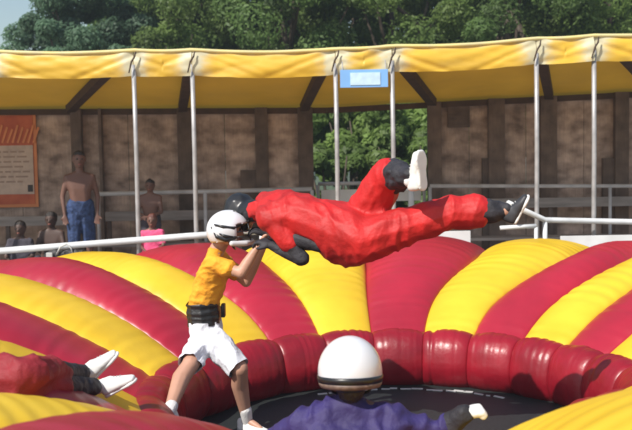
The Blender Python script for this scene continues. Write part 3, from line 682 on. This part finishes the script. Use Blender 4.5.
blob('glove', [[(p, r*1.75) for p, r in h] for h in hand_prims(pwr, V((.85,.1,.15)), V((0,.3,-1)), 1.7, .8, 1)], 'shoe', pu, .007, 3)
f_, u_, s__ = frame(pf, puu)
mt = Matrix.Translation(pc_) @ Matrix((f_, s__, u_)).transposed().to_4x4()
bm = bmesh.new(); rows = []; n = 64
HR = .163
prof_ = [(0.001,.178)]+[(HR*math.sin(t), .178*math.cos(t)) for t in np.linspace(.12, math.pi/2, 16)]+[(HR*.998,-.02),(HR*.97,-.05),(HR*.95,-.066),(HR*.90,-.066),(HR*.90,-.01),(HR*.8,.08),(.001,.14)]
for r_, z in prof_: rows.append([bm.verts.new((r_*1.06*math.cos(a), r_*math.sin(a), z)) for a in [2*math.pi*i/n for i in range(n)]])
for a, b in zip(rows, rows[1:]):
    for i in range(n): bm.faces.new((a[i], a[(i+1)%n], b[(i+1)%n], b[i]))
bm.transform(mt); hm = bm_obj('helmet', bm, 'helmet_white', pu, True)
def ring(name, z0, z1, r0, r1, m, parent, dr=.006):
    bm = bmesh.new(); rows = []
    for r_, z in ((r0-dr*2,z0),(r0,z0),((r0+r1)/2+.002,(z0+z1)/2),(r1,z1),(r1-dr*2,z1)):
        rows.append([bm.verts.new((r_*1.06*math.cos(a), r_*math.sin(a), z)) for a in [2*math.pi*i/n for i in range(n)]])
    for a, b in zip(rows, rows[1:]+rows[:1]):
        for i in range(n): bm.faces.new((a[i], a[(i+1)%n], b[(i+1)%n], b[i]))
    bm.transform(mt); return bm_obj(name, bm, m, parent, True)
ring('trim_band', -.052, -.018, HR*.975+.004, HR+.004, 'helmet_black', hm)
ring('rim', -.078, -.0525, HR*.93, HR*.975+.003, 'trim', hm)
bm = bmesh.new()
for i in range(2):
    a = [1.2, 5.1][i]; r_ = HR+.007; bmesh.ops.create_uvsphere(bm, u_segments=8, v_segments=6, radius=.0042, matrix=Matrix.Translation((r_*1.06*math.cos(a), r_*math.sin(a), -.035)))
bm.transform(mt); bm_obj('rivet', bm, 'lace', hm, True)
q = lambda a, b, d=0: pc_+(f_*a+u_*b+s__*d)
bm = bmesh.new()
for sg_ in (1,-1): tube(bm, [q(-.07,-.05,.125*sg_), q(-.03,-.10,.09*sg_), q(.05,-.13,.03*sg_), q(.06,-.135,0)], .008, 8)
bm_obj('chin_strap', bm, 'helmet_black', hm, True)
blob('nape_pad', [[(q(-.09,-.045,.075),.04),(q(-.09,-.045,-.075),.04),(q(-.10,-.065,.03),.035),(q(-.10,-.065,-.03),.035)]], 'helmet_black', hm, .008, 3)
blob('hair', [[(q(-.04,-.02),.092),(q(-.05,-.09),.072)]], 'hair', pu, .009, 3, .006, 30)
face_bits(pc_, pf, puu, 1.05, pu)

# ---- player lying on his back at the left edge
ly = thing('person', P(10,400,5.2), 'player in red suit lying on the arena at far left, white shoes pointing right', 'person')
lk1, lk2 = onS(20,389,.10), onS(28,375,.17)
la1, la2 = onS(98,387,.10), onS(86,373,.13)
lh1, lh2 = onS(-48,392,.12), onS(-46,374,.12); lhm = (lh1+lh2)/2; lax = V((-.93,.10,.06)); lsd0 = V((.1,1,0)).normalized()
def lp(a, b, h=0): q = lhm+lax*a+lsd0*b; return V((q.x, q.y, surf(q)+h))
lwa = lp(.18,0,.13); lch = lp(.34,0,.14); lnk = lp(.54,0,.14); ls1, ls2 = lp(.46,-.19,.13), lp(.46,.19,.13); lhd = lp(.68,0,.14)
le1, le2 = lp(.22,-.30,.10), lp(.22,.30,.10); lw1, lw2 = lp(.0,-.30,.08), lp(.0,.30,.08)
pr = head_prims(lhd, V((.25,0,1)), V((-1,0,.3)), 1)+[cap(lhd+V((.06,0,0)),.055,lnk,.06)]+torso_prims(lnk, ls1, ls2, lch, lwa, lh1, lh2)
for s_, e_, w_ in ((ls1,le1,lw1),(ls2,le2,lw2)): pr += [cap(s_,.05,e_,.04), cap(e_,.04,w_,.028)]+hand_prims(w_, w_-e_, V((0,0,-1)), .4, 1, 1)
for h_, k_, a_ in ((lh1,lk1,la1),(lh2,lk2,la2)): pr += [cap(h_,.09,k_,.058), cap(k_,.058,a_,.038), cap(a_,.034,a_+V((.03,0,.02)),.028)]
blob('body', pr, 'skin', ly, .0095, 3)
lsd = (ls2-ls1).normalized()
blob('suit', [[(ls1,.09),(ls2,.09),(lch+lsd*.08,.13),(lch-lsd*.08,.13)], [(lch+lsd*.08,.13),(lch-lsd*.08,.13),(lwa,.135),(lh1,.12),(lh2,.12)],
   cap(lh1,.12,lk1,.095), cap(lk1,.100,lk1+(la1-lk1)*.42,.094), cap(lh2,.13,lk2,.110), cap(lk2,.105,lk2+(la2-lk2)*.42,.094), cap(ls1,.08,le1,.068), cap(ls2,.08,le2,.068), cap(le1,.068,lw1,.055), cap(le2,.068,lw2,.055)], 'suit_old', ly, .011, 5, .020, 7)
for k_, a_ in ((lk1,la1),(lk2,la2)): blob('shin_guard', [cap(k_+(a_-k_)*.40,.076,a_-(a_-k_)*.08,.056)], 'suit_dark', ly, .010, 3, .012, 12)
for k_, a_ in ((lk1,la1),(lk2,la2)): blob('sock', [cap(a_-(a_-k_)*.12,.050,a_,.045)], 'sock', ly, .008, 2)
h1 = la1+V((.045,0,-.055)); t1 = P(133,383,la1.y-.02); h2 = la2+V((.03,0,-.05)); t2 = P(115,358,la2.y-.02)
shoe('shoe', h1, t1+V((.02,0,.02)), V((-.45,-.1,.9)), 'shoe', ly, .9, .036); shoe('shoe', h2, t2+V((.02,0,.03)), V((-.8,-.2,.5)), 'shoe', ly, .9, .036)
hair(lhd, V((.25,0,1)), V((-1,0,.3)), 1, 'hair', ly)
face_bits(lhd, V((.25,0,1)), V((-1,0,.3)), 1, ly)

# ---- spectators under the canopy
def standing(px, pyhead, Y, label, skin, top, bottom, k=1, face=(0,-1,0), hair_m='hair', arms='down', lean=0):
    c = P(px, pyhead, Y); gz = DECK; H = c.z+.11*k-gz; s = H/1.75
    f = V(face).normalized(); sd = f.cross(V((0,0,1)))
    b = V((c.x, Y, gz)); t = thing('person', b, label, 'person', None)
    z = lambda h, off=0, fw=0: b+sd*off*s+f*fw*s+V((0,0,h*s))
    nk = z(1.45); sL, sR = z(1.40,-.17), z(1.40,.17); chs = z(1.24); ws = z(1.05); hL, hR = z(.92,-.09), z(.92,.09)
    if arms == 'down': eL, eR, wL, wR = z(1.13,-.24,-.02), z(1.13,.24,-.02), z(.88,-.22,.05), z(.88,.22,.05)
    elif arms == 'hips': eL, eR, wL, wR = z(1.16,-.33,-.05), z(1.16,.33,-.05), z(.98,-.17,.04), z(.98,.17,.04)
    else: eL, eR, wL, wR = z(1.12,-.22,.10), z(1.12,.22,.10), z(1.05,.02,.26), z(1.02,-.04,.28)
    pr = head_prims(c, f, V((0,0,1)), s*1.04)+[cap(c-V((0,0,.08*s)),.052*s,nk,.056*s)]+torso_prims(nk,sL,sR,chs,ws,hL,hR,s,.92)
    for e_, w_, s_, th_ in ((eL,wL,sL,-1),(eR,wR,sR,1)): pr += [cap(s_,.05*s,e_,.037*s), cap(e_,.037*s,w_,.025*s)]+hand_prims(w_, w_-e_, f, .4, s, th_)
    for o_ in (-1,1):
        hp, kn, an = z(.92,.09*o_), z(.50,.10*o_,.03), z(.08,.11*o_)
        pr += [cap(hp,.085*s,kn,.054*s), cap(kn,.054*s,an,.036*s)]+foot_prims(an, an+f*.17*s-V((0,0,.045*s)), s)
    blob('body', pr, skin, t, .009, 26)
    hair(c, f, V((0,0,1)), s*1.04, hair_m, t); face_bits(c, f, V((0,0,1)), s*1.04, t)
    if bottom: blob('trousers', [[(hL+V((0,0,.09*s)),.105*s),(hR+V((0,0,.09*s)),.105*s),(hL,.11*s),(hR,.11*s)], cap(z(.90,-.09),.11*s,z(.48,-.105,.03),.085*s), cap(z(.90,.09),.11*s,z(.48,.105,.03),.085*s)], bottom, t, .011, 3, .012, 10)
    if top: blob('shirt', [[(sL,.065*s),(sR,.065*s),(nk-V((0,0,.04)),.06*s)], [(sL,.068*s),(sR,.068*s),(chs+sd*.07*s,.115*s),(chs-sd*.07*s,.115*s)], [(chs+sd*.07*s,.115*s),(chs-sd*.07*s,.115*s),(hL,.115*s),(hR,.115*s)], cap(sL,.064*s,sL+(eL-sL)*.6,.06*s), cap(sR,.064*s,sR+(eR-sR)*.6,.06*s)], top, t, .011, 3, .010, 10)
    return t
def sitting(px, pyhead, Y, label, skin, top, bottom, s=.8, face=(0,-1,0), hair_m='hair', longhair=0):
    c = P(px, pyhead, Y); f = V(face).normalized(); sd = f.cross(V((0,0,1))); b = V((c.x, Y, DECK)); t = thing('person', b, label, 'person')
    z = lambda dz, off=0, fw=0: c+sd*off*s+f*fw*s+V((0,0,dz*s))
    nk = z(-.16,0,-.01); sL, sR = z(-.21,-.16), z(-.21,.16); chs = z(-.36,0,-.02); ws = z(-.52,0,-.03); hL, hR = z(-.66,-.09,-.02), z(-.66,.09,-.02)
    eL, eR = z(-.44,-.22,.08), z(-.44,.22,.08); wL, wR = z(-.52,-.08,.28), z(-.52,.08,.28)
    pr = head_prims(c, f, V((0,0,1)), s*1.08)+[cap(c-V((0,0,.07*s)),.05*s,nk,.055*s)]+torso_prims(nk,sL,sR,chs,ws,hL,hR,s,.95)
    for e_, w_, s_, th_ in ((eL,wL,sL,-1),(eR,wR,sR,1)): pr += [cap(s_,.05*s,e_,.037*s), cap(e_,.037*s,w_,.025*s)]+hand_prims(w_, w_-e_, V((0,0,-1)), .5, s, th_)
    zf = DECK+.07
    leg = []
    for o_ in (-1,1):
        hp, kn = z(-.66,.09*o_), z(-.60,.13*o_,.40); an = V((kn.x, kn.y+.02, max(zf, kn.z-.40*s)))
        pr += [cap(hp,.085*s,kn,.054*s), cap(kn,.054*s,an,.036*s)]+foot_prims(an, an+f*.17*s-V((0,0,.035*s)), s); leg.append(cap(hp,.11*s,hp+(kn-hp)*.92,.085*s))
    blob('body', pr, skin, t, .009, 26)
    hair(c, f, V((0,0,1)), s*1.08, hair_m, t, longhair); face_bits(c, f, V((0,0,1)), s*1.08, t)
    if bottom: blob('shorts', leg+[[(hL,.115*s),(hR,.115*s)]], bottom, t, .011, 3, .010, 10)
    if top: blob('shirt', [[(sL,.066*s),(sR,.066*s),(nk-V((0,0,.04)),.06*s)], [(sL,.068*s),(sR,.068*s),(chs+sd*.07*s,.12*s),(chs-sd*.07*s,.12*s)], [(chs+sd*.07*s,.12*s),(chs-sd*.07*s,.12*s),(hL,.12*s),(hR,.12*s)], cap(sL,.066*s,sL+(eL-sL)*.7,.062*s), cap(sR,.066*s,sR+(eR-sR)*.7,.062*s)], top, t, .011, 3, .012, 10)
    return t
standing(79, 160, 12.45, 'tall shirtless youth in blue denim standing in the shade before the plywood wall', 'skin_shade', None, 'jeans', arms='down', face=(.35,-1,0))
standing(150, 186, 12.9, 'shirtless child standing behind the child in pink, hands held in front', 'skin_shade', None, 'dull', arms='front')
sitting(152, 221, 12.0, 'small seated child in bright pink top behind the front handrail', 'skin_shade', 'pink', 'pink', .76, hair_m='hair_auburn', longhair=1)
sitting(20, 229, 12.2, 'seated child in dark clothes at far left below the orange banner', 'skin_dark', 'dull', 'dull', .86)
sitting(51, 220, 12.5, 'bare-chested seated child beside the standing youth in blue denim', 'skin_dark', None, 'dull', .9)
# dark bag with pale straps on the deck edge
bgp = P(68, 254, YF-.42)
bgt = thing('bag', (bgp.x, bgp.y, bgp.z-.12), 'black sports bag with pale straps lying behind the left arena edge', 'bag')
blob('body', [[(bgp+V((-.24,0,-.02)),.07),(bgp+V((.22,0,-.03)),.07),(bgp+V((-.12,.02,.03)),.06),(bgp+V((.14,0,.01)),.055)]], 'bag', bgt, .012, 4, .02, 9)
bm = bmesh.new()
tube(bm, [bgp+V((-.12,-.07,0)), bgp+V((-.08,-.05,.10)), bgp+V((.0,-.04,.13)), bgp+V((.06,-.05,.08)), bgp+V((.08,-.08,-.01))], .014, 8)
bm_obj('strap', bm, 'lace', bgt, True)
bm = bmesh.new(); box(bm, bgp+V((-.25,-.10,-.04)), bgp+V((-.17,-.07,.03)), .01); bm_obj('tag', bm, 'lace', bgt)
bm = bmesh.new(); box(bm, (bgp.x-.45, bgp.y-.12, bgp.z-.17), (bgp.x+.4, bgp.y+.14, bgp.z-.105), .004)
for xx in (-.38,.33):
    for yy in (-.07,.09): box(bm, (bgp.x+xx-.02, bgp.y+yy-.02, -.02), (bgp.x+xx+.02, bgp.y+yy+.02, bgp.z-.168))
tag(bm_obj('stool', bm, 'board'), 'low board stool carrying the black sports bag', 'stool')

# ------------------------------------------------------------------ trees
def leaves(cent, rad, nleaf, size, rs, flat=.8):
    """leaf faces spread over clumps; returns verts, faces, tints"""
    V_, T_ = [], []
    k = rs.randint(0, len(cent), nleaf)
    d = rs.normal(size=(nleaf, 3)); d /= np.linalg.norm(d, axis=1)[:,None]
    rr = rad[k]*rs.uniform(.35, 1.08, nleaf)**.6
    p = cent[k]+d*rr[:,None]*np.array([1,1,flat])
    nrm = d*1.0+rs.normal(size=(nleaf,3))*.55+np.array([0,0,.35]); nrm /= np.linalg.norm(nrm, axis=1)[:,None]
    a = np.cross(nrm, rs.normal(size=(nleaf,3))); a /= np.linalg.norm(a, axis=1)[:,None]; b = np.cross(nrm, a)
    s = size*rs.uniform(.6, 1.3, nleaf)[:,None]
    v = np.stack([p-a*s, p-b*s*.45+nrm*s*.12, p+a*s, p+b*s*.45+nrm*s*.12], 1).reshape(-1, 3)
    clump = rs.uniform(1.1, 1.85, len(cent))
    return v, (clump[k]*rs.uniform(.8, 1.2, nleaf))
def leaf_mesh(name, v, tint, m, parent):
    n = len(v)//4; me = bpy.data.meshes.new(name)
    me.vertices.add(n*4); me.vertices.foreach_set('co', v.ravel()); me.loops.add(n*4); me.loops.foreach_set('vertex_index', np.arange(n*4))
    me.polygons.add(n); me.polygons.foreach_set('loop_start', np.arange(n)*4)
    me.update(); at = me.attributes.new('tint', 'FLOAT_COLOR', 'POINT')
    t = np.repeat(tint, 4); at.data.foreach_set('color', np.stack([t, t, t*.95, np.ones_like(t)], 1).ravel()); me.validate()
    return link(name, me, m, parent, False)
def tree(x, y, h, w, m, label, seed, nleaf=26000, size=.085, low=.25, clumps=85):
    rs = np.random.RandomState(seed); t = thing('tree', (x, y, 0), label, 'tree', 'trees beyond the shed')
    bm = bmesh.new(); th = h*.62; pts = [(x+.12*math.sin(i*1.3+seed)*i/4, y+.1*math.cos(i+seed)*i/4, th*i/5) for i in range(6)]
    tube(bm, pts, [.22*w/3*(1-.14*i) for i in range(6)], 10); bm_obj('trunk', bm, 'bark', t, True)
    cent = []
    while len(cent) < clumps:
        q_ = rs.uniform(-1, 1, 3)
        n_ = np.linalg.norm(q_)
        if n_ > 1 or n_ < .35: continue
        sx = w*(1+.12*math.sin(3*math.atan2(q_[1], q_[0])+seed))
        zc = h*(low+1)/2; hz = h*(1-low)/2
        cent.append((x+q_[0]*sx*(1-.25*max(0, q_[2])), y+q_[1]*w, zc+q_[2]*hz*.92))
    cent = np.array(cent); rad = rs.uniform(.14, .27, clumps)*w
    bm = bmesh.new()
    for c in cent[::6]:
        b0 = V(pts[rs.randint(2, 6)]); mid = (b0+V(c))/2+V((0,0,-.15)); tube(bm, [b0, mid, V(c)], [.07*w/3,.05*w/3,.02], 6)
    bm_obj('limbs', bm, 'bark', t, True)
    v, ti = leaves(cent, rad, nleaf, size, rs); leaf_mesh('crown', v, ti, m, t)
T = [(-3.2,25,10.5,2.6,'leaf_b','dark tree filling the gap left of the centre, behind the paired poles',14),(1.2,25.5,10.5,2.8,'leaf_b','dark tree filling the gap above the pale blue sign',15),(6.9,26,11,3,'leaf_b','dark tree filling the gap above the right plywood wall',16),
     (-9.6,23,5.7,2.3,'leaf_c','rounded blue-green tree at the far left with sky beside it',1),
     (-5.5,21,7.4,1.75,'leaf_c','dense rounded blue-green tree above the left part of the canopy',2),
     (-3.4,22,9.2,2.5,'leaf_a','mid green tree behind the paired left canopy poles',3),
     (-.6,20.5,9.0,2.3,'leaf_b','dark green tree seen above the flying player',4),
     (2.0,21,9.4,2.4,'leaf_a','mid green tree behind the right end of the pale blue sign',5),
     (4.6,20.5,9.0,2.4,'leaf_b','dark green tree above the plywood wall with the vent',6),
     (7.2,21.5,9.6,2.5,'leaf_a','mid green tree above the sloping handrail',7),
     (9.9,20.5,9.4,2.5,'leaf_b','dark green tree at the far right edge',8),
     (-12.6,27,5.6,2.8,'leaf_c','distant blue-green tree at the extreme left, lower than the rest',9),
     (-1.8,27,11,3.2,'leaf_b','tall dark tree standing in the back row behind the centre',10),
     (4.0,27,11.5,3.4,'leaf_b','tall dark tree standing in the back row right of the centre',11),
     (9.6,27,11.5,3.4,'leaf_b','tall dark tree standing in the back row on the right',12),
     (-5.6,28,8.2,2.4,'leaf_b','dark tree in the back row behind the blue-green trees',13)]
for a in T: tree(*a[:5], a[5], a[6], low=.12, nleaf=52000 if a[1] < 25 else 36000, size=.062 if a[1] < 25 else .10)
def bush(x, y, h, w, m, label, seed, n=9000, size=.07):
    rs = np.random.RandomState(seed); t = thing('shrub', (x, y, 0), label, 'shrub', None)
    bm = bmesh.new()
    for i in range(6): a = i*1.05; tube(bm, [(x, y, 0), (x+.3*w*math.cos(a), y+.3*w*math.sin(a), h*.4), (x+.6*w*math.cos(a), y+.5*w*math.sin(a), h*.8)], [.04,.03,.012], 6)
    bm_obj('stem', bm, 'bark', t, True)
    cl = 26; cent = np.stack([x+rs.uniform(-1,1,cl)*w, y+rs.uniform(-1,1,cl)*w*.7, h*rs.uniform(.15,.9,cl)], 1)
    v, ti = leaves(cent, rs.uniform(.28,.5,cl)*w*.8, n, size, rs); leaf_mesh('foliage', v, ti, m, t)
bush(.35, 16.6, 2.7, .8, 'leaf_d', 'bright green shrub seen through the opening beneath the pale blue sign', 21, 8000, .085)
bush(1.75, 16.9, 2.9, .85, 'leaf_a', 'green shrub seen through the opening right beside the raised white shoe', 22, 8000, .085)
bush(1.1, 18.2, 3.6, 1.3, 'leaf_d', 'larger green shrub deeper in the opening behind the two others', 23, 14000, .085)

# ------------------------------------------------------------------ hazy summer air
hm_ = bpy.data.materials.new('hazy_air'); hm_.use_nodes = True; N = hm_.node_tree.nodes
N.remove(N['Principled BSDF']); pv = N.new('ShaderNodeVolumePrincipled'); pv.inputs['Color'].default_value = (.80,.90,1,1); pv.inputs['Density'].default_value = .002; pv.inputs['Anisotropy'].default_value = .2
hm_.node_tree.links.new(pv.outputs[0], N['Material Output'].inputs['Volume'])
bm = bmesh.new(); bmesh.ops.create_cube(bm, size=1, matrix=Matrix.Translation((0,120,5.6)) @ Matrix.Diagonal((410,370,13.8,1)))
me = bpy.data.meshes.new('haze'); bm.to_mesh(me); bm.free(); me.materials.append(hm_); o = bpy.data.objects.new('haze', me); col.objects.link(o); tag(o, kind='stuff')
